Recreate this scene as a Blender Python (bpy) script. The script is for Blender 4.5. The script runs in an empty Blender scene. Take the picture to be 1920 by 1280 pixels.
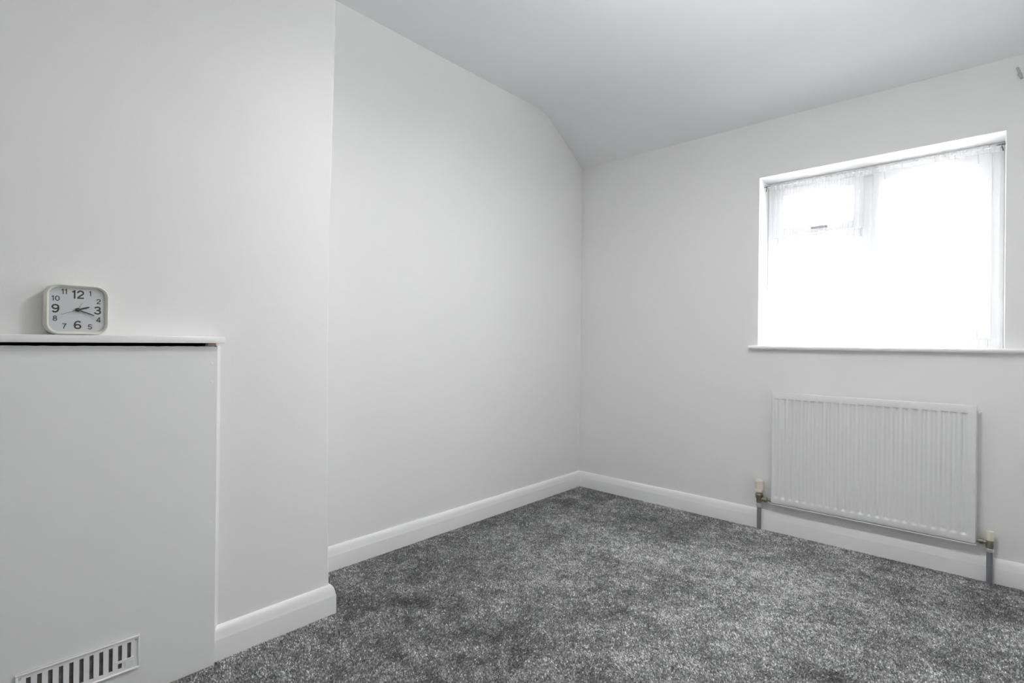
import bpy, bmesh, math
import numpy as np
from mathutils import Vector, Matrix

# ------------------------------------------------------------------ camera, sky, exposure
scene = bpy.context.scene
col = scene.collection

CAM = Vector((2.214, -3.183, 1.05))
YAW, PITCH, ROLL, FPX = 0.7388, 0.00086, 0.0101, 974.3
fw = Vector((-math.sin(YAW) * math.cos(PITCH), math.cos(YAW) * math.cos(PITCH), math.sin(PITCH)))
rt = Vector((math.cos(YAW), math.sin(YAW), 0))
up = rt.cross(fw)
# image x / y axes turned by the small roll of the hand-held camera
rx = rt * math.cos(ROLL) + up * math.sin(ROLL)
ry = up * math.cos(ROLL) - rt * math.sin(ROLL)
cam_data = bpy.data.cameras.new('camera')
cam_data.sensor_width = 36.0
cam_data.lens = 36.0 * FPX / 1920.0
cam_data.clip_start = 0.02
cam = bpy.data.objects.new('camera', cam_data)
cam.matrix_world = Matrix(((rx.x, ry.x, -fw.x, CAM.x), (rx.y, ry.y, -fw.y, CAM.y),
                           (rx.z, ry.z, -fw.z, CAM.z), (0, 0, 0, 1)))
col.objects.link(cam)
scene.camera = cam

SKY = 10.4          # overcast white sky outside the window
FILL_DOWN = 34.5         # added fill lamp, downward glow
FILL_UP = 44.0      # added fill lamp, upward glow
world = bpy.data.worlds.new('overcast_sky')
world.use_nodes = True
bg = world.node_tree.nodes['Background']
bg.inputs['Color'].default_value = (0.985, 0.992, 1.0, 1)
bg.inputs['Strength'].default_value = SKY
scene.world = world

vs = scene.view_settings
vs.view_transform = 'Standard'
vs.look = 'None'
vs.exposure = 0.09
vs.gamma = 1.0
vs.use_curve_mapping = False
try:
    scene.cycles.max_bounces = 10
    scene.cycles.diffuse_bounces = 6
    scene.cycles.transparent_max_bounces = 16
    scene.cycles.caustics_reflective = False
except Exception:
    pass

# ------------------------------------------------------------------ sizes (metres, floor z = 0, corner at the origin)
ROOM_X, ROOM_Y = 2.75, -4.3
CEIL, EAVE = 2.608, 2.333
CHX, CHY0, CHY1 = 0.345, -2.168, -3.66          # chimney breast front, near side, far side
WX0, WX1, WZ0, WZ1 = 1.241, 2.277, 1.040, 2.013  # window opening
WALL_T = 0.28


# ------------------------------------------------------------------ materials
def mat(name, color, rough=0.5, metal=0.0, bump=0.0, bump_scale=200.0, mottling=0.0, mottle_scale=3.0, spec=0.5):
    m = bpy.data.materials.new(name)
    m.use_nodes = True
    nt = m.node_tree
    b = nt.nodes['Principled BSDF']
    b.inputs['Base Color'].default_value = (*color, 1)
    b.inputs['Roughness'].default_value = rough
    b.inputs['Metallic'].default_value = metal
    b.inputs['Specular IOR Level'].default_value = spec
    tc = nt.nodes.new('ShaderNodeTexCoord')
    if mottling:
        n = nt.nodes.new('ShaderNodeTexNoise')
        n.inputs['Scale'].default_value = mottle_scale
        n.inputs['Detail'].default_value = 5
        nt.links.new(tc.outputs['Object'], n.inputs['Vector'])
        mx = nt.nodes.new('ShaderNodeMix')
        mx.data_type = 'RGBA'
        mx.inputs['A'].default_value = (*[c * (1 - mottling) for c in color], 1)
        mx.inputs['B'].default_value = (*[min(1, c * (1 + mottling)) for c in color], 1)
        nt.links.new(n.outputs['Fac'], mx.inputs['Factor'])
        nt.links.new(mx.outputs['Result'], b.inputs['Base Color'])
    if bump:
        n2 = nt.nodes.new('ShaderNodeTexNoise')
        n2.inputs['Scale'].default_value = bump_scale
        n2.inputs['Detail'].default_value = 3
        nt.links.new(tc.outputs['Object'], n2.inputs['Vector'])
        bp = nt.nodes.new('ShaderNodeBump')
        bp.inputs['Strength'].default_value = bump
        bp.inputs['Distance'].default_value = 0.002
        nt.links.new(n2.outputs['Fac'], bp.inputs['Height'])
        nt.links.new(bp.outputs['Normal'], b.inputs['Normal'])
    return m


M = {}
M['wall'] = mat('white_emulsion_wall', (0.875, 0.875, 0.87), 0.6, bump=0.10, bump_scale=160, mottling=0.012, mottle_scale=2.2)
M['ceiling'] = mat('white_ceiling_paint', (0.885, 0.885, 0.90), 0.7, bump=0.06, bump_scale=120)
M['trim'] = mat('white_satin_trim', (0.92, 0.92, 0.917), 0.32, bump=0.03, bump_scale=60)
M['board'] = mat('painted_board', (0.88, 0.88, 0.882), 0.55, bump=0.06, bump_scale=90, mottling=0.012)
M['soot'] = mat('dark_fireplace_brick', (0.035, 0.03, 0.026), 0.9, bump=0.4, bump_scale=40)
M['radiator'] = mat('white_radiator_enamel', (0.83, 0.83, 0.835), 0.28)
M['upvc'] = mat('white_upvc', (0.86, 0.86, 0.87), 0.25)
M['pipe'] = mat('grey_painted_pipe', (0.30, 0.305, 0.325), 0.35, metal=0.4, mottling=0.2, mottle_scale=60)
M['brass'] = mat('tarnished_valve_metal', (0.30, 0.275, 0.22), 0.35, metal=0.8, mottling=0.35, mottle_scale=120)
M['nut'] = mat('pale_nickel_nut', (0.62, 0.61, 0.58), 0.3, metal=0.5)
M['cream'] = mat('cream_valve_plastic', (0.84, 0.77, 0.69), 0.4)
M['cream2'] = mat('aged_ivory_plastic', (0.80, 0.77, 0.63), 0.4)
M['vent'] = mat('white_vent_plastic', (0.93, 0.93, 0.935), 0.35)
M['dust'] = mat('dusty_vent_slider', (0.10, 0.10, 0.095), 0.9, mottling=0.9, mottle_scale=45)
M['case'] = mat('ivory_clock_plastic', (0.78, 0.78, 0.71), 0.35)
M['face'] = mat('clock_face_card', (0.74, 0.74, 0.745), 0.6)
M['black'] = mat('black_print', (0.030, 0.032, 0.030), 0.5)
M['hand'] = mat('black_clock_hand', (0.035, 0.035, 0.035), 0.4)
M['greyhand'] = mat('grey_alarm_hand', (0.30, 0.31, 0.29), 0.4)
M['darkmetal'] = mat('dark_grey_metal', (0.14, 0.14, 0.15), 0.4, metal=0.6)
M['greymark'] = mat('matte_grey', (0.50, 0.50, 0.53), 0.6)


def net_material(name, clear, alpha_tint=(1, 1, 1)):
    m = bpy.data.materials.new(name)
    m.use_nodes = True
    nt = m.node_tree
    nt.nodes.clear()
    out = nt.nodes.new('ShaderNodeOutputMaterial')
    tr = nt.nodes.new('ShaderNodeBsdfTransparent')
    tl = nt.nodes.new('ShaderNodeBsdfTranslucent')
    df = nt.nodes.new('ShaderNodeBsdfDiffuse')
    tl.inputs['Color'].default_value = (0.86, 0.86, 0.88, 1)
    df.inputs['Color'].default_value = (0.86, 0.86, 0.88, 1)
    a = nt.nodes.new('ShaderNodeMixShader')
    a.inputs['Fac'].default_value = 0.60
    nt.links.new(tl.outputs[0], a.inputs[1])
    nt.links.new(df.outputs[0], a.inputs[2])
    b = nt.nodes.new('ShaderNodeMixShader')
    b.inputs['Fac'].default_value = 1 - clear
    nt.links.new(tr.outputs[0], b.inputs[1])
    nt.links.new(a.outputs[0], b.inputs[2])
    nt.links.new(b.outputs[0], out.inputs['Surface'])
    return m


def pane_material(name, gloss=0.06):
    m = bpy.data.materials.new(name)
    m.use_nodes = True
    nt = m.node_tree
    nt.nodes.clear()
    out = nt.nodes.new('ShaderNodeOutputMaterial')
    tr = nt.nodes.new('ShaderNodeBsdfTransparent')
    tr.inputs['Color'].default_value = (0.97, 0.98, 0.98, 1)
    gl = nt.nodes.new('ShaderNodeBsdfGlossy')
    gl.inputs['Roughness'].default_value = 0.05
    b = nt.nodes.new('ShaderNodeMixShader')
    b.inputs['Fac'].default_value = gloss
    nt.links.new(tr.outputs[0], b.inputs[1])
    nt.links.new(gl.outputs[0], b.inputs[2])
    nt.links.new(b.outputs[0], out.inputs['Surface'])
    return m


M['net'] = net_material('sheer_net', 0.84)
M['nethem'] = net_material('sheer_net_doubled', 0.66)
M['pane'] = pane_material('window_glass')
M['lens'] = pane_material('clock_lens', 0.03)


def carpet_material():
    m = bpy.data.materials.new('grey_twist_pile')
    m.use_nodes = True
    nt = m.node_tree
    b = nt.nodes['Principled BSDF']
    b.inputs['Roughness'].default_value = 0.95
    b.inputs['Specular IOR Level'].default_value = 0.1
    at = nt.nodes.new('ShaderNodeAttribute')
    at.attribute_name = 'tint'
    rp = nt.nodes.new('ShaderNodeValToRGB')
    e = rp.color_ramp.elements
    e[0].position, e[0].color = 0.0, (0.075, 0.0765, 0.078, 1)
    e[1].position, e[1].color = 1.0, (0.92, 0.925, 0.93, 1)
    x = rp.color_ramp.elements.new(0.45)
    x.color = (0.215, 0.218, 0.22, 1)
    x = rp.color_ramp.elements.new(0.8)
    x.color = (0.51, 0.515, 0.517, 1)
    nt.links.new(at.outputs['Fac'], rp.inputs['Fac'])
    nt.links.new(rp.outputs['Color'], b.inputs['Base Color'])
    return m


M['pile'] = carpet_material()
M['backing'] = mat('carpet_backing', (0.12, 0.12, 0.122), 0.95, bump=0.6, bump_scale=350, mottling=0.35, mottle_scale=120)


# ------------------------------------------------------------------ mesh helpers
def link(name, bm, material, parent=None, smooth=None):
    me = bpy.data.meshes.new(name)
    bmesh.ops.recalc_face_normals(bm, faces=bm.faces[:])
    bm.to_mesh(me)
    bm.free()
    me.materials.append(material)
    if smooth is not None:
        me.polygons.foreach_set('use_smooth', [True] * len(me.polygons))
        me.set_sharp_from_angle(angle=math.radians(smooth))
    o = bpy.data.objects.new(name, me)
    col.objects.link(o)
    if parent is not None:
        o.parent = parent
        o.matrix_parent_inverse = Matrix.Identity(4)
        if parent.parent is None and parent.type == 'EMPTY':
            pass
    return o


def tag(o, label, cat, group=None):
    o['label'] = label
    o['category'] = cat
    if group:
        o['group'] = group
    return o


def struct(o, label=None):
    o['kind'] = 'structure'
    if label:
        o['label'] = label
    return o


def thing(name, label, cat, loc=(0, 0, 0), rotz=0.0, group=None):
    o = bpy.data.objects.new(name, None)
    o.empty_display_size = 0.05
    o.location = loc
    o.rotation_euler = (0, 0, rotz)
    col.objects.link(o)
    return tag(o, label, cat, group)


def box(bm, x0, x1, y0, y1, z0, z1, bevel=0.0, seg=2):
    vs_ = [bm.verts.new((x, y, z)) for x in (x0, x1) for y in (y0, y1) for z in (z0, z1)]
    idx = [(0, 1, 3, 2), (4, 6, 7, 5), (0, 4, 5, 1), (2, 3, 7, 6), (0, 2, 6, 4), (1, 5, 7, 3)]
    fs = [bm.faces.new([vs_[i] for i in f]) for f in idx]
    if bevel:
        es = list({e for f in fs for e in f.edges})
        bmesh.ops.bevel(bm, geom=es, offset=bevel, segments=seg, profile=0.5, affect='EDGES')


def prism(bm, pts, axis, a, b):
    """closed polygon pts (2-D) extruded along axis from a to b"""
    def p3(p, t):
        if axis == 'x':
            return (t, p[0], p[1])
        if axis == 'y':
            return (p[0], t, p[1])
        return (p[0], p[1], t)
    A = [bm.verts.new(p3(p, a)) for p in pts]
    B = [bm.verts.new(p3(p, b)) for p in pts]
    n = len(pts)
    bm.faces.new(A)
    bm.faces.new(B[::-1])
    for i in range(n):
        bm.faces.new([A[i], B[i], B[(i + 1) % n], A[(i + 1) % n]])


def lathe(bm, prof, n=24, center=(0, 0, 0), axis='z'):
    """prof: list of (radius, height)"""
    rings = []
    for r, h in prof:
        ring = []
        for i in range(n):
            a = 2 * math.pi * i / n
            p = (r * math.cos(a), r * math.sin(a), h)
            if axis == 'x':
                p = (h, r * math.cos(a), r * math.sin(a))
            elif axis == 'y':
                p = (r * math.cos(a), h, r * math.sin(a))
            ring.append(bm.verts.new((p[0] + center[0], p[1] + center[1], p[2] + center[2])))
        rings.append(ring)
    for k in range(len(rings) - 1):
        for i in range(n):
            bm.faces.new([rings[k][i], rings[k][(i + 1) % n], rings[k + 1][(i + 1) % n], rings[k + 1][i]])
    bm.faces.new(rings[0][::-1])
    bm.faces.new(rings[-1])


def tube(bm, pts, r, n=10):
    pts = [Vector(p) for p in pts]
    rings = []
    for i, p in enumerate(pts):
        d = (pts[min(i + 1, len(pts) - 1)] - pts[max(i - 1, 0)]).normalized()
        s = Vector((0, 0, 1)) if abs(d.z) < 0.9 else Vector((1, 0, 0))
        u = d.cross(s).normalized()
        v = d.cross(u).normalized()
        rings.append([bm.verts.new(p + (u * math.cos(2 * math.pi * k / n) + v * math.sin(2 * math.pi * k / n)) * r) for k in range(n)])
    for k in range(len(rings) - 1):
        for i in range(n):
            bm.faces.new([rings[k][i], rings[k][(i + 1) % n], rings[k + 1][(i + 1) % n], rings[k + 1][i]])
    bm.faces.new(rings[0][::-1])
    bm.faces.new(rings[-1])


def rrect(w, h, r, n=8):
    """rounded rectangle outline, centred"""
    pts = []
    for cx, cy, a0 in ((w / 2 - r, h / 2 - r, 0), (-w / 2 + r, h / 2 - r, 90), (-w / 2 + r, -h / 2 + r, 180), (w / 2 - r, -h / 2 + r, 270)):
        for i in range(n + 1):
            a = math.radians(a0 + 90 * i / n)
            pts.append((cx + r * math.cos(a), cy + r * math.sin(a)))
    return pts


# ------------------------------------------------------------------ room shell
# floor slab under the carpet
bm = bmesh.new()
box(bm, -0.1, ROOM_X + 0.1, ROOM_Y - 0.1, WALL_T, -0.12, -0.006)
floor = struct(link('floor', bm, M['backing']), 'dark grey carpeted bedroom floor')

# left wall (behind the alcove)
bm = bmesh.new()
box(bm, -0.1, 0.0, ROOM_Y - 0.1, WALL_T, -0.006, 2.75)
struct(link('wall_left', bm, M['wall']), 'plain white alcove wall left of the corner')

# window wall with the opening cut out of it
bm = bmesh.new()
xs = [0.0, WX0, WX1, ROOM_X]
zs = [-0.006, WZ0, WZ1, 2.75]
for i in range(3):
    for k in range(3):
        if i == 1 and k == 1:
            continue
        box(bm, xs[i], xs[i + 1], 0.0, WALL_T, zs[k], zs[k + 1])
bmesh.ops.remove_doubles(bm, verts=bm.verts[:], dist=1e-5)
# drop the inner faces shared by two blocks
seen = {}
for f in bm.faces:
    key = frozenset(v.index for v in f.verts)
    seen.setdefault(key, []).append(f)
bm.verts.index_update()
seen = {}
for f in bm.faces[:]:
    seen.setdefault(frozenset(v.index for v in f.verts), []).append(f)
dead = [f for fs in seen.values() if len(fs) > 1 for f in fs]
bmesh.ops.delete(bm, geom=dead, context='FACES_ONLY')
# soft plaster arris round the opening
es = [e for e in bm.edges if all(abs(v.co.y) < 1e-6 and WX0 - 1e-4 < v.co.x < WX1 + 1e-4 and WZ0 - 1e-4 < v.co.z < WZ1 + 1e-4 for v in e.verts)
      and len(e.link_faces) == 2 and abs(e.link_faces[0].normal.dot(e.link_faces[1].normal)) < 0.5]
struct(link('wall_back', bm, M['wall']), 'white wall with the window in it')

bm = bmesh.new()
box(bm, ROOM_X, ROOM_X + 0.1, ROOM_Y - 0.1, WALL_T, -0.006, 2.75)
struct(link('wall_right', bm, M['wall']), 'plain white wall on the right of the room')
bm = bmesh.new()
box(bm, 0.0, ROOM_X, ROOM_Y - 0.1, ROOM_Y, -0.006, 2.75)
struct(link('wall_front', bm, M['wall']), 'plain white wall behind the camera')

# ceiling: flat, then a plastered slope that dips to the window wall
prof = [(ROOM_Y, CEIL)]
ky, slope = -0.437, (CEIL - EAVE) / 0.437
R0 = 0.085
for i in range(13):
    t = i / 12
    # quadratic Bezier through the knee
    p0, p1, p2 = (ky - R0, CEIL), (ky, CEIL), (ky + R0, CEIL - R0 * slope)
    prof.append(((1 - t) ** 2 * p0[0] + 2 * t * (1 - t) * p1[0] + t * t * p2[0],
                 (1 - t) ** 2 * p0[1] + 2 * t * (1 - t) * p1[1] + t * t * p2[1]))
prof.append((0.0, EAVE))
prof += [(0.0, 2.75), (ROOM_Y, 2.75)]
bm = bmesh.new()
prism(bm, prof, 'x', 0.0, ROOM_X)
struct(link('ceiling', bm, M['ceiling'], smooth=20), 'white ceiling sloping down to the window wall')

# chimney breast: two piers, a lintel and a dark blocked fireplace opening behind the board
FY0, FY1, FZ = -2.606, -3.215, 1.047
bm = bmesh.new()
# right pier, its arris leans a little as old plaster does
edge = [(0.0, -2.166), (0.11, -2.167), (0.5, -2.175), (1.05, -2.180), (1.48, -2.178), (1.95, -2.169), (2.36, -2.161), (CEIL, -2.158)]
edge[0] = (-0.006, -2.166)
rad = 0.007


def section(ye):
    pts = [(0.0, FY0), (CHX, FY0)]
    for i in range(5):
        a = math.radians(90 * i / 4)
        pts.append((CHX - rad + rad * math.cos(a), ye - rad + rad * math.sin(a)))
    pts.append((0.0, ye))
    return pts


rows = []
for z, ye in edge:
    rows.append([bm.verts.new((p[0], p[1], z)) for p in section(ye)])
for a, b in zip(rows[:-1], rows[1:]):
    for i in range(len(a)):
        j = (i + 1) % len(a)
        bm.faces.new([a[i], a[j], b[j], b[i]])
bm.faces.new(rows[0][::-1])
bm.faces.new(rows[-1])
box(bm, 0.0, CHX, CHY1, FY1, -0.006, CEIL)
box(bm, 0.0, CHX, FY1, FY0, FZ, CEIL)
chim = struct(link('wall_chimney', bm, M['wall'], smooth=40), 'white chimney breast standing proud of the left wall')
bm = bmesh.new()
box(bm, 0.0, 0.03, FY1, FY0, -0.006, FZ)
box(bm, 0.03, CHX - 0.01, FY1, FY1 + 0.006, -0.006, FZ)
box(bm, 0.03, CHX - 0.003, FY0 - 0.006, FY0, -0.006, FZ)
box(bm, 0.03, CHX - 0.003, FY1 + 0.006, FY0 - 0.006, FZ - 0.006, FZ)
link('fireplace_recess', bm, M['soot'], chim)['label'] = 'dark sooty recess behind the board'

# skirting boards
SK = [(0.0, 0.106), (0.004, 0.1055), (0.0085, 0.1025), (0.0125, 0.096), (0.0155, 0.087), (0.0176, 0.077), (0.0190, 0.069),
      (0.0199, 0.0665), (0.0203, 0.0635), (0.0205, -0.006), (0.0, -0.006)]
path = [(CHX, -2.584), (CHX, CHY0), (0.0, CHY0), (0.0, 0.0), (ROOM_X, 0.0), (ROOM_X, ROOM_Y), (0.0, ROOM_Y), (0.0, CHY1), (CHX, CHY1), (CHX, -3.24)]


def sk_points():
    out = []
    n = len(path)
    for i, p in enumerate(path):
        p = Vector(p)
        ns = []
        if i > 0:
            d = (p - Vector(path[i - 1])).normalized()
            ns.append(Vector((d.y, -d.x)))
        if i < n - 1:
            d = (Vector(path[i + 1]) - p).normalized()
            ns.append(Vector((d.y, -d.x)))
        m = ns[0] if len(ns) == 1 else (ns[0] + ns[1])
        out.append([(p.x + m.x * o, p.y + m.y * o, z) for o, z in SK])
    return out


SKP = sk_points()


def skirting(name, i0, i1, label):
    bm = bmesh.new()
    rows_ = [[bm.verts.new(q) for q in SKP[i]] for i in range(i0, i1 + 1)]
    for a, b in zip(rows_[:-1], rows_[1:]):
        for k in range(len(a)):
            j = (k + 1) % len(a)
            bm.faces.new([a[k], a[j], b[j], b[k]])
    bm.faces.new(rows_[0][::-1])
    bm.faces.new(rows_[-1])
    struct(link(name, bm, M['trim'], smooth=35), label)


skirting('baseboard_chimney', 0, 2, 'white skirting board wrapped round the chimney breast corner')
skirting('baseboard_left', 2, 3, 'white skirting board along the alcove wall')
skirting('baseboard_back', 3, 4, 'white skirting board under the window and radiator')
skirting('baseboard_right', 4, 5, 'white skirting board along the right wall')
skirting('baseboard_front', 5, 6, 'white skirting board behind the camera')
skirting('baseboard_far_alcove', 6, 9, 'white skirting board in the far alcove')

# ------------------------------------------------------------------ window: frame, fanlight, panes, handle
win = bpy.data.objects.new('window_1', None)
win.location = ((WX0 + WX1) / 2, 0.17, WZ0)
col.objects.link(win)
struct(win, 'white plastic window with a top-hung fanlight')
WC = Vector(win.location)


def wbox(bm, x0, x1, y0, y1, z0, z1, bevel=0.004):
    box(bm, x0 - WC.x, x1 - WC.x, y0 - WC.y, y1 - WC.y, z0 - WC.z, z1 - WC.z, bevel)


FY = (0.165, 0.235)
MX = 1.745                         # mullion centre
TZ = 1.668                         # transom centre
bm = bmesh.new()
wbox(bm, WX0, WX0 + 0.055, *FY, WZ0, WZ1)
wbox(bm, WX1 - 0.055, WX1, *FY, WZ0, WZ1)
wbox(bm, WX0 + 0.055, WX1 - 0.055, *FY, WZ1 - 0.055, WZ1)
wbox(bm, WX0 + 0.055, WX1 - 0.055, *FY, WZ0, WZ0 + 0.055)
link('frame', bm, M['upvc'], win, smooth=35)
bm = bmesh.new()
wbox(bm, MX - 0.032, MX + 0.032, *FY, WZ0 + 0.055, WZ1 - 0.055)
link('mullion', bm, M['upvc'], win, smooth=35)
bm = bmesh.new()
wbox(bm, WX0 + 0.055, MX - 0.032, *FY, TZ - 0.03, TZ + 0.03)
link('transom', bm, M['upvc'], win, smooth=35)
# opening fanlight sash, standing a little proud of the frame
sx0, sx1, sz0, sz1 = WX0 + 0.045, MX - 0.022, TZ + 0.018, WZ1 - 0.045
bm = bmesh.new()
sw, SY = 0.048, (0.148, 0.206)
wbox(bm, sx0, sx0 + sw, *SY, sz0, sz1)
wbox(bm, sx1 - sw, sx1, *SY, sz0, sz1)
wbox(bm, sx0 + sw, sx1 - sw, *SY, sz0, sz0 + sw)
wbox(bm, sx0 + sw, sx1 - sw, *SY, sz1 - sw, sz1)
sash = link('fanlight_sash', bm, M['upvc'], win, smooth=35)
bm = bmesh.new()
rx0, rx1, rz0, rz1 = MX + 0.022, WX1 - 0.045, WZ0 + 0.045, WZ1 - 0.045
wbox(bm, rx0, rx0 + sw, *SY, rz0, rz1)
wbox(bm, rx1 - sw, rx1, *SY, rz0, rz1)
wbox(bm, rx0 + sw, rx1 - sw, *SY, rz0, rz0 + sw)
wbox(bm, rx0 + sw, rx1 - sw, *SY, rz1 - sw, rz1)
link('casement_sash', bm, M['upvc'], win, smooth=35)
hx, hz = 1.525, 1.712
bm = bmesh.new()
wbox(bm, hx - 0.014, hx + 0.014, 0.138, 0.1485, hz - 0.020, hz + 0.020, 0.003)
hb = link('handle_base', bm, M['upvc'], sash, smooth=35)
bm = bmesh.new()
wbox(bm, hx - 0.046, hx + 0.034, 0.122, 0.1385, hz - 0.0055, hz + 0.0055, 0.003)
h = link('handle', bm, M['darkmetal'], sash, smooth=35)
h['label'] = 'dark grey window handle'
for (a, b, c, d) in ((sx0 + sw, sx1 - sw, sz0 + sw, sz1 - sw), (WX0 + 0.055, MX - 0.032, WZ0 + 0.055, TZ - 0.03),
                     (rx0 + sw, rx1 - sw, rz0 + sw, rz1 - sw)):
    bm = bmesh.new()
    wbox(bm, a - 0.006, b + 0.006, 0.188, 0.192, c - 0.006, d + 0.006, 0)
    link('pane', bm, M['pane'], win)

# window board with a rounded nose
bm = bmesh.new()
ST, SB = WZ0 + 0.003, WZ0 - 0.019
nose = [(0.0, SB), (-0.022, SB)]
for i in range(1, 9):
    a = math.radians(-90 - 180 * i / 9)
    nose.append((-0.022 + 0.011 * math.cos(a), (ST + SB) / 2 + 0.011 * math.sin(a)))
nose += [(-0.022, ST), (0.0, ST)]
prism(bm, nose, 'x', WX0 - 0.045, WX1 + 0.062)
box(bm, WX0, WX1, 0.0, FY[0], WZ0, ST)
struct(link('trim_1', bm, M['trim'], smooth=40), 'white rounded window sill board')

# ------------------------------------------------------------------ net curtain on its wire, inside the reveal
cur = thing('net_curtain', 'sheer white net curtain gathered across the window', 'curtain', ((WX0 + WX1) / 2, 0.10, ST))
CC = Vector(cur.location)
cx0, cx1 = WX0 + 0.020, WX1 - 0.016
ctop = 1.986
NU, NV = 420, 44
us = np.linspace(0, 1, NU)
rng = np.random.default_rng(4)
ph = np.cumsum(2 * np.pi * (27 + 9 * np.sin(us * 7.0) + 6 * np.sin(us * 17 + 1)) / NU)
amp = 0.007 + 0.004 * np.sin(us * 23 + 2) + 0.003 * np.sin(us * 51)
mid = np.exp(-((us - 0.47) / 0.05) ** 2)


def curtain_pt(u_i, v):
    """v = 0 top, 1 bottom"""
    u = us[u_i]
    f = ph[u_i] * 1.0
    a = amp[u_i] * (0.55 + 1.0 * v) * (1 + 0.7 * mid[u_i])
    x = cx0 + (cx1 - cx0) * u + 0.004 * math.sin(2 * f + 3 * v)
    y = a * math.sin(f + 0.5 * math.sin(4 * v + u * 9))
    # the hem drifts into the room towards the bottom, most at the right-hand end
    drift = 0.020 * v ** 2 + 0.038 * (v ** 4) * max(0, (u - 0.84) / 0.16) + 0.012 * v ** 3 * mid[u_i]
    return x, 0.10 + y - drift


def curtain_grid(v0, v1, nv, off=0.0):
    bm = bmesh.new()
    grid = []
    for k in range(nv + 1):
        v = v0 + (v1 - v0) * k / nv
        z = ctop + (ST + 0.0015 - ctop) * v
        row = []
        for i in range(NU):
            x, y = curtain_pt(i, v)
            row.append(bm.verts.new((x - CC.x, y - off - CC.y, z - CC.z)))
        grid.append(row)
    for k in range(nv):
        for i in range(NU - 1):
            bm.faces.new([grid[k][i], grid[k][i + 1], grid[k + 1][i + 1], grid[k + 1][i]])
    return bm


link('drop', curtain_grid(0.0, 1.0, NV), M['net'], cur, smooth=180)
link('hem', curtain_grid(0.955, 1.0, 4, 0.0015), M['net'], cur, smooth=180)
link('heading', curtain_grid(0.0, 0.035, 4, 0.0015), M['nethem'], cur, smooth=180)
# the stretched wire with a hook and an eye at each end
wire = thing('curtain_wire', 'thin white curtain wire stretched across the top of the window recess', 'curtain wire', ((WX0 + WX1) / 2, 0.10, 1.976))
WRC = Vector(wire.location)
bm = bmesh.new()
tube(bm, [(WX0 + 0.012 - WRC.x, 0, 0), (0, 0, -0.002), (WX1 - 0.012 - WRC.x, 0, 0)], 0.0022, 8)
link('wire', bm, M['upvc'], wire, smooth=60)
for sgn, xe in ((1, WX0), (-1, WX1)):
    bm = bmesh.new()
    x = xe - WRC.x
    tube(bm, [(x, 0, 0.006), (x + sgn * 0.006, 0, 0.006), (x + sgn * 0.012, -0.003, 0.004), (x + sgn * 0.013, -0.004, -0.004),
              (x + sgn * 0.010, -0.003, -0.012), (x + sgn * 0.008, -0.002, -0.024)], 0.0026, 8)
    tube(bm, [(x + sgn * 0.008, -0.002, 0.007), (x + sgn * 0.028, -0.002, 0.006)], 0.0024, 8)
    link('hook', bm, M['darkmetal'], wire, smooth=60)['label'] = 'small dark metal hook'

# ------------------------------------------------------------------ radiator
RX0, RX1, RZ0, RZ1 = 1.333, 2.188, 0.164, 0.785
RYF, RYB = -0.056, -0.030
rad_o = thing('radiator', 'white single-panel radiator with vertical flutes below the window', 'radiator', ((RX0 + RX1) / 2, -0.043, RZ0))
RC = Vector(rad_o.location)
NG = 23
g0, g1 = 1.3585, 2.146            # centres of the first and last flute
pitch = (g1 - g0) / (NG - 1)
gx = []
half = pitch * 0.5
xs_ = [RX0 + 0.004]
HW = pitch * 0.43
for i in range(NG):
    c = g0 + i * pitch
    xs_ += [c + HW * q for q in (-1, -0.85, -0.7, -0.55, -0.4, -0.2, 0, 0.2, 0.4, 0.55, 0.7, 0.85, 1)]
xs_.append(RX1 - 0.004)
GD = 0.0095


def gdepth(x):
    i = min(max(round((x - g0) / pitch), 0), NG - 1)
    d = abs(x - (g0 + i * pitch)) / HW
    if d >= 1:
        return 0.0
    return min(1.0, 1.12 * (0.5 + 0.5 * math.cos(math.pi * d)))


zt, zb = RZ1 - 0.034, RZ0 + 0.034
zrows = [(RZ0 + 0.006, 0), (zb - 0.004, 0), (zb - 0.001, 0.08), (zb + 0.007, 0.92), (zb + 0.010, 1.0), (zt - 0.006, 1.0), (zt - 0.0045, 0.95), (zt - 0.001, 0.06), (zt + 0.002, 0), (RZ1 - 0.004, 0)]
bm = bmesh.new()
grid = [[bm.verts.new((x - RC.x, RYF + GD * gdepth(x) * e - RC.y, z - RC.z)) for x in xs_] for z, e in zrows]
for k in range(len(zrows) - 1):
    for i in range(len(xs_) - 1):
        bm.faces.new([grid[k][i], grid[k][i + 1], grid[k + 1][i + 1], grid[k + 1][i]])
# rolled-over edge back to the rear sheet
ring = grid[0][:] + [r[-1] for r in grid[1:]] + grid[-1][-2::-1] + [r[0] for r in grid[-2:0:-1]]
cxm, czm = (RX0 + RX1) / 2 - RC.x, (RZ0 + RZ1) / 2 - RC.z


def outward(v, d, y):
    co = v.co.copy()
    x, z = co.x + RC.x, co.z + RC.z
    if x <= RX0 + 0.0041:
        x = RX0 + 0.004 - d
    if x >= RX1 - 0.0041:
        x = RX1 - 0.004 + d
    if z <= RZ0 + 0.0061:
        z = RZ0 + 0.006 - d
    if z >= RZ1 - 0.0041:
        z = RZ1 - 0.004 + d
    return bm.verts.new((x - RC.x, y - RC.y, z - RC.z))


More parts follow.
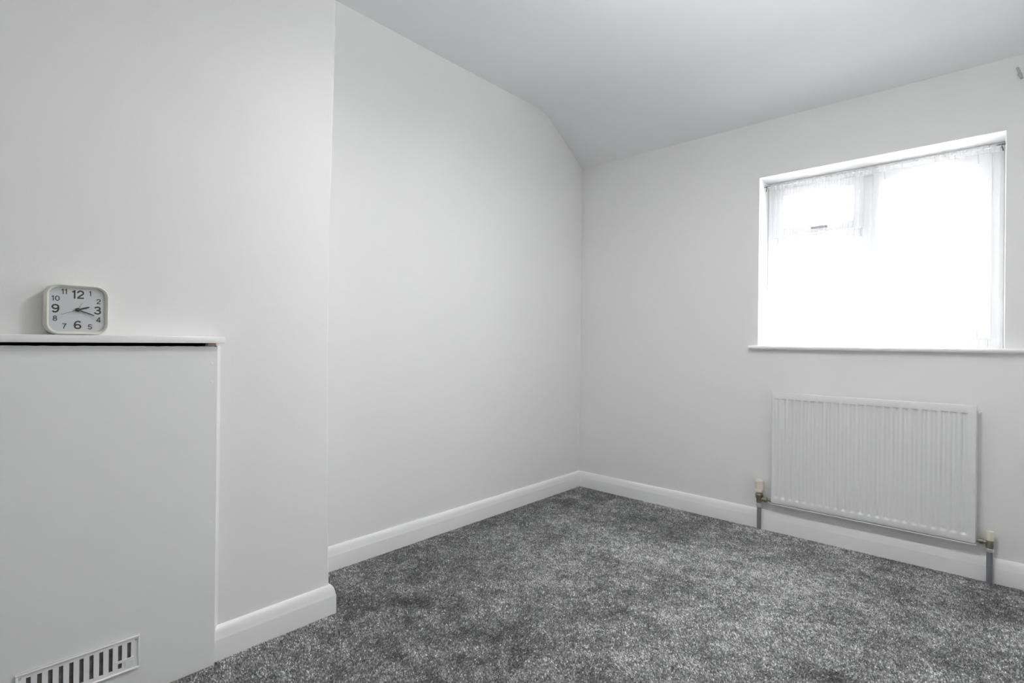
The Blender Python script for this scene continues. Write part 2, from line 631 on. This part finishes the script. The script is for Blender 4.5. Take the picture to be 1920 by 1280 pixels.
prev = ring
for d, y in ((0.0028, RYF + 0.0012), (0.004, RYF + 0.004), (0.004, RYF + 0.011)):
    cur_r = [outward(v, d, y) for v in ring]
    for i in range(len(ring)):
        j = (i + 1) % len(ring)
        bm.faces.new([prev[i], prev[j], cur_r[j], cur_r[i]])
    prev = cur_r
link('front_panel', bm, M['radiator'], rad_o, smooth=50)
bm = bmesh.new()
box(bm, RX0 - 0.003 - RC.x, RX1 + 0.003 - RC.x, RYF + 0.014 - RC.y, RYB - RC.y, RZ0 - 0.007 - RC.z, RZ1 - 0.001 - RC.z, 0.003)
box(bm, RX0 + 0.003 - RC.x, RX1 - 0.003 - RC.x, RYF + 0.009 - RC.y, RYF + 0.0145 - RC.y, RZ0 + 0.004 - RC.z, RZ1 - 0.004 - RC.z)
box(bm, RX0 - 0.001 - RC.x, RX1 + 0.001 - RC.x, RYF + 0.001 - RC.y, RYF + 0.0145 - RC.y, RZ0 - 0.0065 - RC.z, RZ0 - 0.0005 - RC.z, 0.0018)
link('rear_panel', bm, M['radiator'], rad_o, smooth=40)
# hanging brackets on the wall behind
for bx_ in (RX0 + 0.14, RX1 - 0.14):
    bm = bmesh.new()
    box(bm, bx_ - 0.02 - RC.x, bx_ + 0.02 - RC.x, RYB - RC.y, -0.0015 - RC.y, 0.58 - RC.z, 0.70 - RC.z, 0.002)
    link('bracket', bm, M['radiator'], rad_o)
# little air-bleed boss on the top right end
bm = bmesh.new()
lathe(bm, [(0.006, 0), (0.006, 0.008), (0.0035, 0.010), (0.0035, 0.014)], 10, (RX1 + 0.003 - RC.x, 0.000, RZ1 - 0.030 - RC.z), 'x')
link('bleed_valve', bm, M['radiator'], rad_o, smooth=40)

PY = -0.0335


def ribbed(bm, r, z0, z1, c, n=14):
    pts = []
    for i in range(n * 4):
        a = 2 * math.pi * i / (n * 4)
        rr = r if i % 4 in (0, 1) else r * 0.88
        pts.append((c[0] + rr * math.cos(a), c[1] + rr * math.sin(a)))
    prism(bm, pts, 'z', z0 + c[2], z1 + c[2])


# thermostatic-looking valve on the left
va = thing('radiator_valve', 'radiator valve with ribbed cream cap left of the radiator', 'valve', (1.2655, PY, 0))
bm = bmesh.new()
lathe(bm, [(0.0112, -0.006), (0.0112, 0.128)], 20)
link('pipe', bm, M['pipe'], va, smooth=50)['label'] = 'grey vertical supply pipe'
bm = bmesh.new()
lathe(bm, [(0.0135, 0.124), (0.0155, 0.127), (0.0155, 0.146), (0.0130, 0.149)], 6)
link('compression_nut', bm, M['nut'], va)
bm = bmesh.new()
lathe(bm, [(0.0125, 0.147), (0.0150, 0.155), (0.0155, 0.170), (0.0195, 0.178), (0.0205, 0.196), (0.0165, 0.202), (0.0165, 0.212)], 20)
lathe(bm, [(0.009, 0.008), (0.012, 0.012), (0.012, 0.026), (0.015, 0.027), (0.015, 0.042), (0.008, 0.043), (0.008, RX0 - 1.2655)], 12, (0, 0, 0.172), 'x')
link('valve_body', bm, M['brass'], va, smooth=35)
bm = bmesh.new()
lathe(bm, [(0.021, 0.210), (0.0225, 0.213), (0.0225, 0.226), (0.021, 0.229)], 24)
link('cap_collar', bm, M['cream2'], va, smooth=35)
bm = bmesh.new()
ribbed(bm, 0.0235, 0.229, 0.268, (0, 0, 0))
lathe(bm, [(0.0235, 0.268), (0.0235, 0.273), (0.020, 0.278)], 28)
link('ribbed_cap', bm, M['cream'], va, smooth=25)

# plain lockshield valve on the right
vb = thing('radiator_valve', 'radiator valve with plain ivory cap right of the radiator', 'valve', (2.2345, PY, 0))
bm = bmesh.new()
lathe(bm, [(0.0112, -0.006), (0.0112, 0.143)], 20)
link('pipe', bm, M['pipe'], vb, smooth=50)['label'] = 'grey vertical return pipe'
bm = bmesh.new()
lathe(bm, [(0.0125, 0.137), (0.0150, 0.140), (0.0150, 0.152), (0.0125, 0.155)], 6)
link('compression_nut', bm, M['nut'], vb)
bm = bmesh.new()
lathe(bm, [(0.0125, 0.153), (0.0145, 0.158), (0.0145, 0.176), (0.0125, 0.184), (0.0125, 0.190)], 20)
lathe(bm, [(0.007, RX1 - 2.2345), (0.007, -0.036), (0.0125, -0.035), (0.0125, -0.022), (0.009, -0.020), (0.009, -0.006)], 12, (0, 0, 0.178), 'x')
link('valve_body', bm, M['brass'], vb, smooth=35)
bm = bmesh.new()
lathe(bm, [(0.0125, 0.187), (0.0150, 0.190), (0.0145, 0.226), (0.0130, 0.230), (0.010, 0.231)], 20)
link('cap', bm, M['cream2'], vb, smooth=35)

# ------------------------------------------------------------------ boarded fireplace, shelf and vent
BXF = 0.375
bd = thing('fireplace_board', 'large painted white board blocking the old fireplace', 'board', (CHX + 0.0005, -2.9125, 0))
bm = bmesh.new()
BY0, BY1 = -2.581 + 2.9125, -3.244 + 2.9125
n = 60
rngb = np.random.default_rng(11)
front, back = [], []
# board outline with a slightly ragged sawn top edge
top = []
for i in range(n + 1):
    y = BY1 + (BY0 - BY1) * i / n
    zt_ = 1.0285 - 0.0030 * (i / n) + float(rngb.normal(0, 0.0004))
    if i == n:
        zt_ -= 0.003
    top.append((y, zt_))
pts = [(BY0, -0.004)] + top[::-1] + [(BY1, -0.004)]
A = [bm.verts.new((0.0, p[0], p[1])) for p in pts]
B = [bm.verts.new((BXF - CHX, p[0], p[1])) for p in pts]
bm.faces.new(A)
fr = bm.faces.new(B[::-1])
for i in range(len(pts)):
    j = (i + 1) % len(pts)
    bm.faces.new([A[i], B[i], B[j], A[j]])
# hole for the vent
link('panel', bm, M['board'], bd)
# filled screw heads down the right-hand edge
for z in (0.972, 0.912, 0.46):
    bm = bmesh.new()
    lathe(bm, [(0.0042, 0.0), (0.0040, 0.0007), (0.0015, 0.0010)], 12, (BXF - CHX, BY0 - 0.016, z), 'x')
    link('screw_head', bm, M['trim'], bd, smooth=40)
# painted bead of filler where board meets the plaster
bm = bmesh.new()
pts = [(0, BY0), (0.027, BY0)]
for i in range(1, 8):
    t = i / 8
    pts.append((0.027 * (1 - t) ** 1.5, BY0 + 0.020 * t ** 1.15))
pts.append((0, BY0 + 0.020))
prism(bm, pts, 'z', 0.0, 1.028)
link('filler_bead', bm, M['wall'], bd, smooth=50)

sh = thing('mantel_shelf', 'thin white painted shelf above the boarded fireplace', 'shelf', (CHX, -2.9125, 1.0365))
bm = bmesh.new()
box(bm, 0.0, 0.056, -3.262 + 2.9125, -2.5665 + 2.9125, 0.0, 0.0205, 0.0025, 2)
link('shelf_board', bm, M['trim'], sh, smooth=35)
bm = bmesh.new()
box(bm, 0.006, 0.024, -2.607 + 2.9125, -2.583 + 2.9125, -0.009, 0.0, 0.001)  # orange light leak at the end of the gap, painted as a block
link('light_leak_block', bm, mat('orange_light_leak', (0.62, 0.42, 0.30), 0.7), sh)
SHELF_TOP = 1.0365 + 0.0205

# vent grille screwed to the board
VY0, VY1, VZ0, VZ1 = -3.050, -2.783, 0.083, 0.180
vg = thing('vent_grille', 'white plastic slotted vent grille low on the fireplace board', 'vent', (BXF, (VY0 + VY1) / 2, (VZ0 + VZ1) / 2))
vw, vh = VY1 - VY0, VZ1 - VZ0
op_w, op_h = vw - 0.030, vh - 0.030
bm = bmesh.new()
# rim: raised lip round the edge
for (a, b, c, d) in ((-vw / 2, vw / 2, op_h / 2, vh / 2), (-vw / 2, vw / 2, -vh / 2, -op_h / 2),
                     (-vw / 2, -op_w / 2, -op_h / 2, op_h / 2), (op_w / 2, vw / 2, -op_h / 2, op_h / 2)):
    box(bm, 0.0, 0.0045, a, b, c, d)
link('frame', bm, M['vent'], vg)
bm = bmesh.new()
lip = 0.0055
for (a, b, c, d) in ((-vw / 2, vw / 2, vh / 2 - lip, vh / 2), (-vw / 2, vw / 2, -vh / 2, -vh / 2 + lip),
                     (-vw / 2, -vw / 2 + lip, -vh / 2 + lip, vh / 2 - lip), (vw / 2 - lip, vw / 2, -vh / 2 + lip, vh / 2 - lip)):
    box(bm, 0.0, 0.0085, a, b, c, d, 0.0022)
link('raised_lip', bm, M['vent'], vg, smooth=40)
# dark slotted slider plate behind the bars
bm = bmesh.new()
box(bm, 0.0002, 0.0010, -op_w / 2, op_w / 2, -op_h / 2, op_h / 2)
link('backing', bm, M['dust'], vg)['label'] = 'dusty dark backing behind the slots'
NS = 11
slot_w = 0.0092
sp = op_w / NS
mesh_bar = None
for i in range(NS + 1):
    y0 = -op_w / 2 + (i - 0.5) * sp + slot_w / 2
    y1 = -op_w / 2 + (i + 0.5) * sp - slot_w / 2
    y0, y1 = max(y0, -op_w / 2), min(y1, op_w / 2)
    bm = bmesh.new()
    box(bm, 0.0012, 0.0045, y0, y1, -op_h / 2, op_h / 2)
    link('slat', bm, M['vent'], vg)
# slide tab covering the foot of the last two slots
bm = bmesh.new()
ty0 = op_w / 2 - 2.05 * sp
box(bm, 0.0045, 0.0065, ty0 + 0.0, op_w / 2 + 0.001, -op_h / 2 + 0.016, -op_h / 2 + 0.024, 0.0006)
box(bm, 0.0045, 0.0065, ty0 + 1.1 * sp, op_w / 2 + 0.001, -op_h / 2 - 0.002, -op_h / 2 + 0.016, 0.0006)
link('slide_tab', bm, M['vent'], vg)
for sy in (-1, 1):
    bm = bmesh.new()
    lathe(bm, [(0.0028, 0.0045), (0.0026, 0.0056), (0.001, 0.006)], 12, (0, sy * (vw / 2 - 0.0095), vh / 2 - 0.0125), 'x')
    link('screw', bm, M['greymark'], vg, smooth=40)

# ------------------------------------------------------------------ clock on the shelf
# local frame: x towards the room, y to the viewer's right, z up; origin at the foot of the case
CW = 0.136
ck = thing('alarm_clock', 'square ivory alarm clock with rounded corners on the shelf', 'clock', (CHX + 0.003, -2.9345, SHELF_TOP), math.radians(2.5))
CD = 0.042
CZ = CW / 2 + 0.0005
prof = [(0.985, 0.030, 0.0), (1.0, 0.031, 0.004), (1.0, 0.031, CD - 0.010), (0.992, 0.030, CD - 0.0045), (0.970, 0.029, CD - 0.001), (0.950, 0.028, CD),
        (0.915, 0.027, CD - 0.0015), (0.880, 0.0255, CD - 0.0055), (0.868, 0.025, CD - 0.011)]
bm = bmesh.new()
rings = []
for s, r, x in prof:
    rings.append([bm.verts.new((x, p[0], p[1] + CZ)) for p in rrect(CW * s, CW * s, r * s, 8)])
for a, b in zip(rings[:-1], rings[1:]):
    for i in range(len(a)):
        j = (i + 1) % len(a)
        bm.faces.new([a[i], a[j], b[j], b[i]])
bm.faces.new(rings[0][::-1])
link('case', bm, M['case'], ck, smooth=40)
FX = CD - 0.0105
bm = bmesh.new()
pts = rrect(CW * 0.872, CW * 0.872, 0.0245, 8)
A = [bm.verts.new((FX - 0.001, p[0], p[1] + CZ)) for p in pts]
B = [bm.verts.new((FX, p[0], p[1] + CZ)) for p in pts]
bm.faces.new(A[::-1])
bm.faces.new(B)
for i in range(len(pts)):
    j = (i + 1) % len(pts)
    bm.faces.new([A[i], A[j], B[j], B[i]])
face = link('dial', bm, M['face'], ck)
face['label'] = 'pale grey dial'


def arc(cx, cy, rx_, ry_, a0, a1, n=14):
    return [(cx + rx_ * math.cos(math.radians(a0 + (a1 - a0) * i / n)), cy + ry_ * math.sin(math.radians(a0 + (a1 - a0) * i / n))) for i in range(n + 1)]


# centre lines of the digits in a box one unit high, 0.74 wide
SIX = [arc(0.385, 0.31, 0.265, 0.225, 0, 360, 26), arc(0.42, 0.50, 0.31, 0.415, 45, 185, 14) + [(0.112, 0.38), (0.125, 0.31)]]
GLYPH = {
    '0': (0.74, [arc(0.37, 0.5, 0.27, 0.415, 0, 360, 30)]),
    '1': (0.42, [[(0.29, 0.0), (0.29, 1.0)], [(0.29, 0.93), (0.25, 0.86), (0.18, 0.80), (0.05, 0.775)]]),
    '2': (0.74, [arc(0.37, 0.68, 0.265, 0.235, 185, -35, 16) + [(0.44, 0.42), (0.24, 0.26), (0.12, 0.085)], [(0.04, 0.085), (0.70, 0.085)]]),
    '3': (0.74, [arc(0.36, 0.715, 0.235, 0.20, 170, -90, 16) + [(0.27, 0.515)], [(0.27, 0.515)] + arc(0.36, 0.30, 0.27, 0.215, 90, -172, 18)]),
    '4': (0.74, [[(0.53, 0.0), (0.53, 1.0)], [(0.50, 0.95), (0.08, 0.29)], [(0.02, 0.285), (0.72, 0.285)]]),
    '5': (0.74, [[(0.66, 0.915), (0.16, 0.915)], [(0.20, 0.94), (0.13, 0.47)], arc(0.36, 0.315, 0.275, 0.235, 140, -165, 20)]),
    '6': (0.74, SIX),
    '7': (0.70, [[(0.03, 0.915), (0.67, 0.915)], [(0.60, 0.90), (0.42, 0.62), (0.30, 0.32), (0.25, 0.0)]]),
    '8': (0.74, [arc(0.37, 0.725, 0.215, 0.19, 0, 360, 24), arc(0.37, 0.295, 0.265, 0.215, 0, 360, 24)]),
    '9': (0.74, [[(0.74 - p[0], 1 - p[1]) for p in st] for st in SIX]),
}


def numeral(txt, y, z, h, stroke, sx=1.0):
    bm = bmesh.new()
    gap = 0.07
    total = sum(GLYPH[c][0] for c in txt) + gap * (len(txt) - 1)
    ox = -total / 2
    for c in txt:
        w, strokes = GLYPH[c]
        for k, st in enumerate(strokes):
            P_ = [Vector((ox + p[0], p[1] - 0.5)) for p in st]
            closed = (P_[0] - P_[-1]).length < 1e-4
            L, R_ = [], []
            for i, p in enumerate(P_):
                a_ = P_[i - 1] if i else (P_[-2] if closed else P_[0])
                b_ = P_[i + 1] if i < len(P_) - 1 else (P_[1] if closed else P_[-1])
                d = (b_ - a_).normalized()
                nn = Vector((-d.y, d.x)) * stroke / 2
                L.append(p + nn)
                R_.append(p - nn)
            x0, x1 = FX, FX + 0.0004 + 0.00003 * k
            V_ = [[bm.verts.new((xx, y + q.x * h * sx, z + CZ + q.y * h)) for q in row] for xx in (x0, x1) for row in (L, R_)]
            for i in range(len(P_) - 1):
                bm.faces.new([V_[2][i], V_[3][i], V_[3][i + 1], V_[2][i + 1]])
                bm.faces.new([V_[0][i], V_[2][i], V_[2][i + 1], V_[0][i + 1]])
                bm.faces.new([V_[3][i], V_[1][i], V_[1][i + 1], V_[3][i + 1]])
        ox += w + gap
    o = link('numeral', bm, M['black'], face)
    return o


S = 0.001
for txt, y, z, big in (('12', 0.5, 42.0, 1), ('1', 26.5, 46.5, 0), ('2', 45.5, 25.5, 0), ('3', 43.5, 0.5, 1), ('4', 45.8, -25.5, 0), ('5', 27, -45.5, 0),
                       ('6', 0, -41.0, 1), ('7', -27.5, -44.5, 0), ('8', -47, -24.5, 0), ('9', -46, 2.0, 1), ('10', -46, 29.0, 0), ('11', -28.5, 48.0, 0)):
    numeral(txt, y * S, z * S, (23.0 if big else 14.2) * S, 0.165 if big else 0.15, 1.0 if txt != '12' else 0.96)


def clock_hand(name, ang, length, tail, w0, w1, x, m):
    bm = bmesh.new()
    d = Vector((math.sin(math.radians(ang)), math.cos(math.radians(ang))))
    nrm = Vector((d.y, -d.x))
    q = [d * -tail + nrm * w0 / 2, d * length + nrm * w1 / 2, d * length - nrm * w1 / 2, d * -tail - nrm * w0 / 2]
    prism(bm, [(p.x, p.y + CZ) for p in q], 'x', x, x + 0.0006)
    link(name, bm, m, ck)


clock_hand('alarm_hand', 26, 0.021, 0.0, 0.0012, 0.0010, FX + 0.0012, M['greyhand'])
clock_hand('hour_hand', 71, 0.026, 0.006, 0.0042, 0.0034, FX + 0.0022, M['hand'])
clock_hand('minute_hand', 112, 0.038, 0.006, 0.0036, 0.0026, FX + 0.0034, M['hand'])
clock_hand('second_hand', 248, 0.037, 0.008, 0.0010, 0.0007, FX + 0.0046, M['hand'])
bm = bmesh.new()
lathe(bm, [(0.0052, 0.0), (0.0052, 0.0052), (0.0038, 0.0062)], 16, (FX, 0, CZ), 'x')
link('hub', bm, M['hand'], ck, smooth=40)
bm = bmesh.new()
pts = rrect(CW * 0.876, CW * 0.876, 0.0248, 6)
prism(bm, [(p[0], p[1] + CZ) for p in pts], 'x', FX + 0.0072, FX + 0.0078)
link('lens', bm, M['lens'], ck)
for y in (-0.038, 0.038):
    bm = bmesh.new()
    box(bm, 0.004, CD - 0.008, y - 0.008, y + 0.008, 0.0, 0.004, 0.0008)
    link('foot', bm, M['case'], ck)

# ------------------------------------------------------------------ unidentified grey mark high on the window wall, modelled as a small hook
hk = thing('grey_wall_mark', 'small unidentified grey mark, hook-shaped, high on the wall right of the window', 'hook', (2.318, 0.0, 2.247))
bm = bmesh.new()
lathe(bm, [(0.008, 0.0), (0.008, -0.003), (0.004, -0.004)], 16, (0.0, 0, 0.0), 'y')
link('plate', bm, M['greymark'], hk, smooth=40)
bm = bmesh.new()
tube(bm, [(0, -0.003, 0.0), (-0.002, -0.010, 0.008), (-0.006, -0.013, 0.022), (-0.009, -0.010, 0.028)], 0.005, 10)
tube(bm, [(0, -0.003, 0.0), (0.003, -0.012, -0.012), (0.006, -0.014, -0.024)], 0.0055, 10)
link('prong', bm, M['greymark'], hk, smooth=50)

# ------------------------------------------------------------------ added fill lamp built as a drum pendant, out of view above
lp = thing('added_fill_lamp', 'added fill lamp in a white drum, lit, hanging out of view', 'lamp', (1.60, -1.75, CEIL))
bm = bmesh.new()
lathe(bm, [(0.050, 0.0), (0.050, -0.012), (0.030, -0.030), (0.008, -0.034)], 32)
link('ceiling_rose', bm, M['upvc'], lp, smooth=40)
bm = bmesh.new()
tube(bm, [(0, 0, -0.03), (0, 0, -0.262)], 0.0035, 8)
link('flex', bm, M['upvc'], lp, smooth=60)
DZ0, DZ1, DR = -0.250, -0.385, 0.19
bm = bmesh.new()
rings = []
for r, h in ((DR, DZ0), (DR + 0.004, DZ0), (DR + 0.004, DZ1), (DR, DZ1), (DR, DZ1 + 0.004), (DR, DZ0 - 0.004)):
    rings.append([bm.verts.new((r * math.cos(2 * math.pi * i / 48), r * math.sin(2 * math.pi * i / 48), h)) for i in range(48)])
for k in range(len(rings)):
    p, q = rings[k], rings[(k + 1) % len(rings)]
    for i in range(48):
        bm.faces.new([p[i], p[(i + 1) % 48], q[(i + 1) % 48], q[i]])
link('drum_shade', bm, M['upvc'], lp, smooth=40)


def lit(name, strength):
    em = bpy.data.materials.new(name)
    em.use_nodes = True
    b = em.node_tree.nodes['Principled BSDF']
    b.inputs['Base Color'].default_value = (0.9, 0.9, 0.88, 1)
    b.inputs['Emission Color'].default_value = (1.0, 0.99, 0.975, 1)
    b.inputs['Emission Strength'].default_value = strength
    return em


bm = bmesh.new()
lathe(bm, [(DR, DZ1 + 0.012), (DR, DZ1 + 0.008), (0.10, DZ1 + 0.005), (0.004, DZ1 + 0.004)], 48)
link('fill_lower_disc', bm, lit('fill_lower_glow', FILL_DOWN), lp, smooth=60)
bm = bmesh.new()
lathe(bm, [(0.004, DZ0 - 0.010), (DR, DZ0 - 0.010), (DR, DZ0 - 0.014), (0.004, DZ0 - 0.014)], 48)
link('fill_upper_disc', bm, lit('fill_upper_glow', FILL_UP), lp, smooth=60)

# ------------------------------------------------------------------ carpet pile: cut twist tufts, dense, leaning this way and that
rng = np.random.default_rng(7)


def value_noise(x, y, scale, seed):
    r = np.random.default_rng(seed)
    G = r.random((256, 256))
    fx, fy = x / scale, y / scale
    ix, iy = np.floor(fx).astype(int), np.floor(fy).astype(int)
    tx, ty = fx - ix, fy - iy
    tx, ty = tx * tx * (3 - 2 * tx), ty * ty * (3 - 2 * ty)
    g = lambda a, b: G[a % 256, b % 256]
    return (g(ix, iy) * (1 - tx) + g(ix + 1, iy) * tx) * (1 - ty) + (g(ix, iy + 1) * (1 - tx) + g(ix + 1, iy + 1) * tx) * ty


SPC = 0.0041
nx, ny = int(ROOM_X / SPC), int(3.25 / SPC)
X, Y = np.meshgrid((np.arange(nx) + 0.5) * SPC, -(np.arange(ny) + 0.5) * SPC)
X = (X + rng.uniform(-0.45, 0.45, X.shape) * SPC).ravel()
Y = (Y + rng.uniform(-0.45, 0.45, Y.shape) * SPC).ravel()
keep = (X > 0.020) & (X < ROOM_X - 0.020) & (Y < -0.020)
keep &= ~((X < CHX + 0.020) & (Y < CHY0 + 0.020))
keep &= ~((X < BXF + 0.005) & (Y < -2.575))
# the pile fades out behind the camera
keep &= ((X - CAM.x) * fw.x + (Y - CAM.y) * fw.y) > 0.45
X, Y = X[keep], Y[keep]
N = len(X)
# brushed patches: pile leans differently, its shading also painted into the tint
ca, sa = math.cos(0.5), math.sin(0.5)
U, V = X * ca + Y * sa, -X * sa + Y * ca
patch = (0.40 * value_noise(U, V * 1.5, 0.34, 1) + 0.30 * value_noise(U, V * 1.7, 0.13, 2) + 0.30 * value_noise(X, Y, 0.055, 3))
patch = (patch - patch.mean()) / patch.std()
fine = value_noise(X, Y, 0.016, 5) - 0.5
broad_light = value_noise(X, Y, 0.85, 143)          # broad areas of floor light and dark, painted into the tint
broad_light = broad_light - broad_light.mean()
lean_a = 2.4 + 1.0 * patch + rng.normal(0, 0.9, N)
lean = 0.0026 * (0.5 + rng.random(N))
tint = np.clip(0.495 + 0.085 * patch + 0.26 * broad_light + 0.28 * fine + rng.normal(0, 0.21, N), 0.0, 1.0)
edge_d = np.minimum.reduce([X - 0.02, -Y - 0.02, np.where(Y < -2.1, np.abs(X - CHX - 0.02), 1.0)])
hgt = 0.0072 * (0.75 + 0.5 * rng.random(N)) * np.clip(0.55 + edge_d * 14, 0.55, 1.0) + 0.0006 * patch
wid = SPC * (0.62 + 0.30 * rng.random(N))
rot = rng.random(N) * 2 * np.pi
z0 = -0.0065
verts = np.empty((N, 5, 3))
for k in range(4):
    a = rot + k * np.pi / 2
    verts[:, k, 0] = X + wid * np.cos(a) * 0.85
    verts[:, k, 1] = Y + wid * np.sin(a) * 0.85
    verts[:, k, 2] = z0 + hgt * (0.30 + 0.30 * rng.random(N))
verts[:, 4, 0] = X + lean * np.cos(lean_a)
verts[:, 4, 1] = Y + lean * np.sin(lean_a)
verts[:, 4, 2] = z0 + hgt
me = bpy.data.meshes.new('carpet_pile')
me.vertices.add(N * 5)
me.vertices.foreach_set('co', verts.reshape(-1).astype(np.float32))
base = (np.arange(N) * 5)[:, None, None]
tri = np.array([[0, 1, 4], [1, 2, 4], [2, 3, 4], [3, 0, 4]])[None]
idx = (base + tri).reshape(-1).astype(np.int32)
nt_ = N * 4
me.loops.add(nt_ * 3)
me.loops.foreach_set('vertex_index', idx)
me.polygons.add(nt_)
me.polygons.foreach_set('loop_start', np.arange(nt_, dtype=np.int32) * 3)
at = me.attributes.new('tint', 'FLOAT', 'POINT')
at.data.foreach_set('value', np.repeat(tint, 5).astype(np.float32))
me.update(calc_edges=True)
me.materials.append(M['pile'])
pile = bpy.data.objects.new('carpet_pile', me)
col.objects.link(pile)
pile['kind'] = 'stuff'
tag(pile, 'speckled grey twist pile carpet covering the floor', 'carpet')
print('tufts', N)
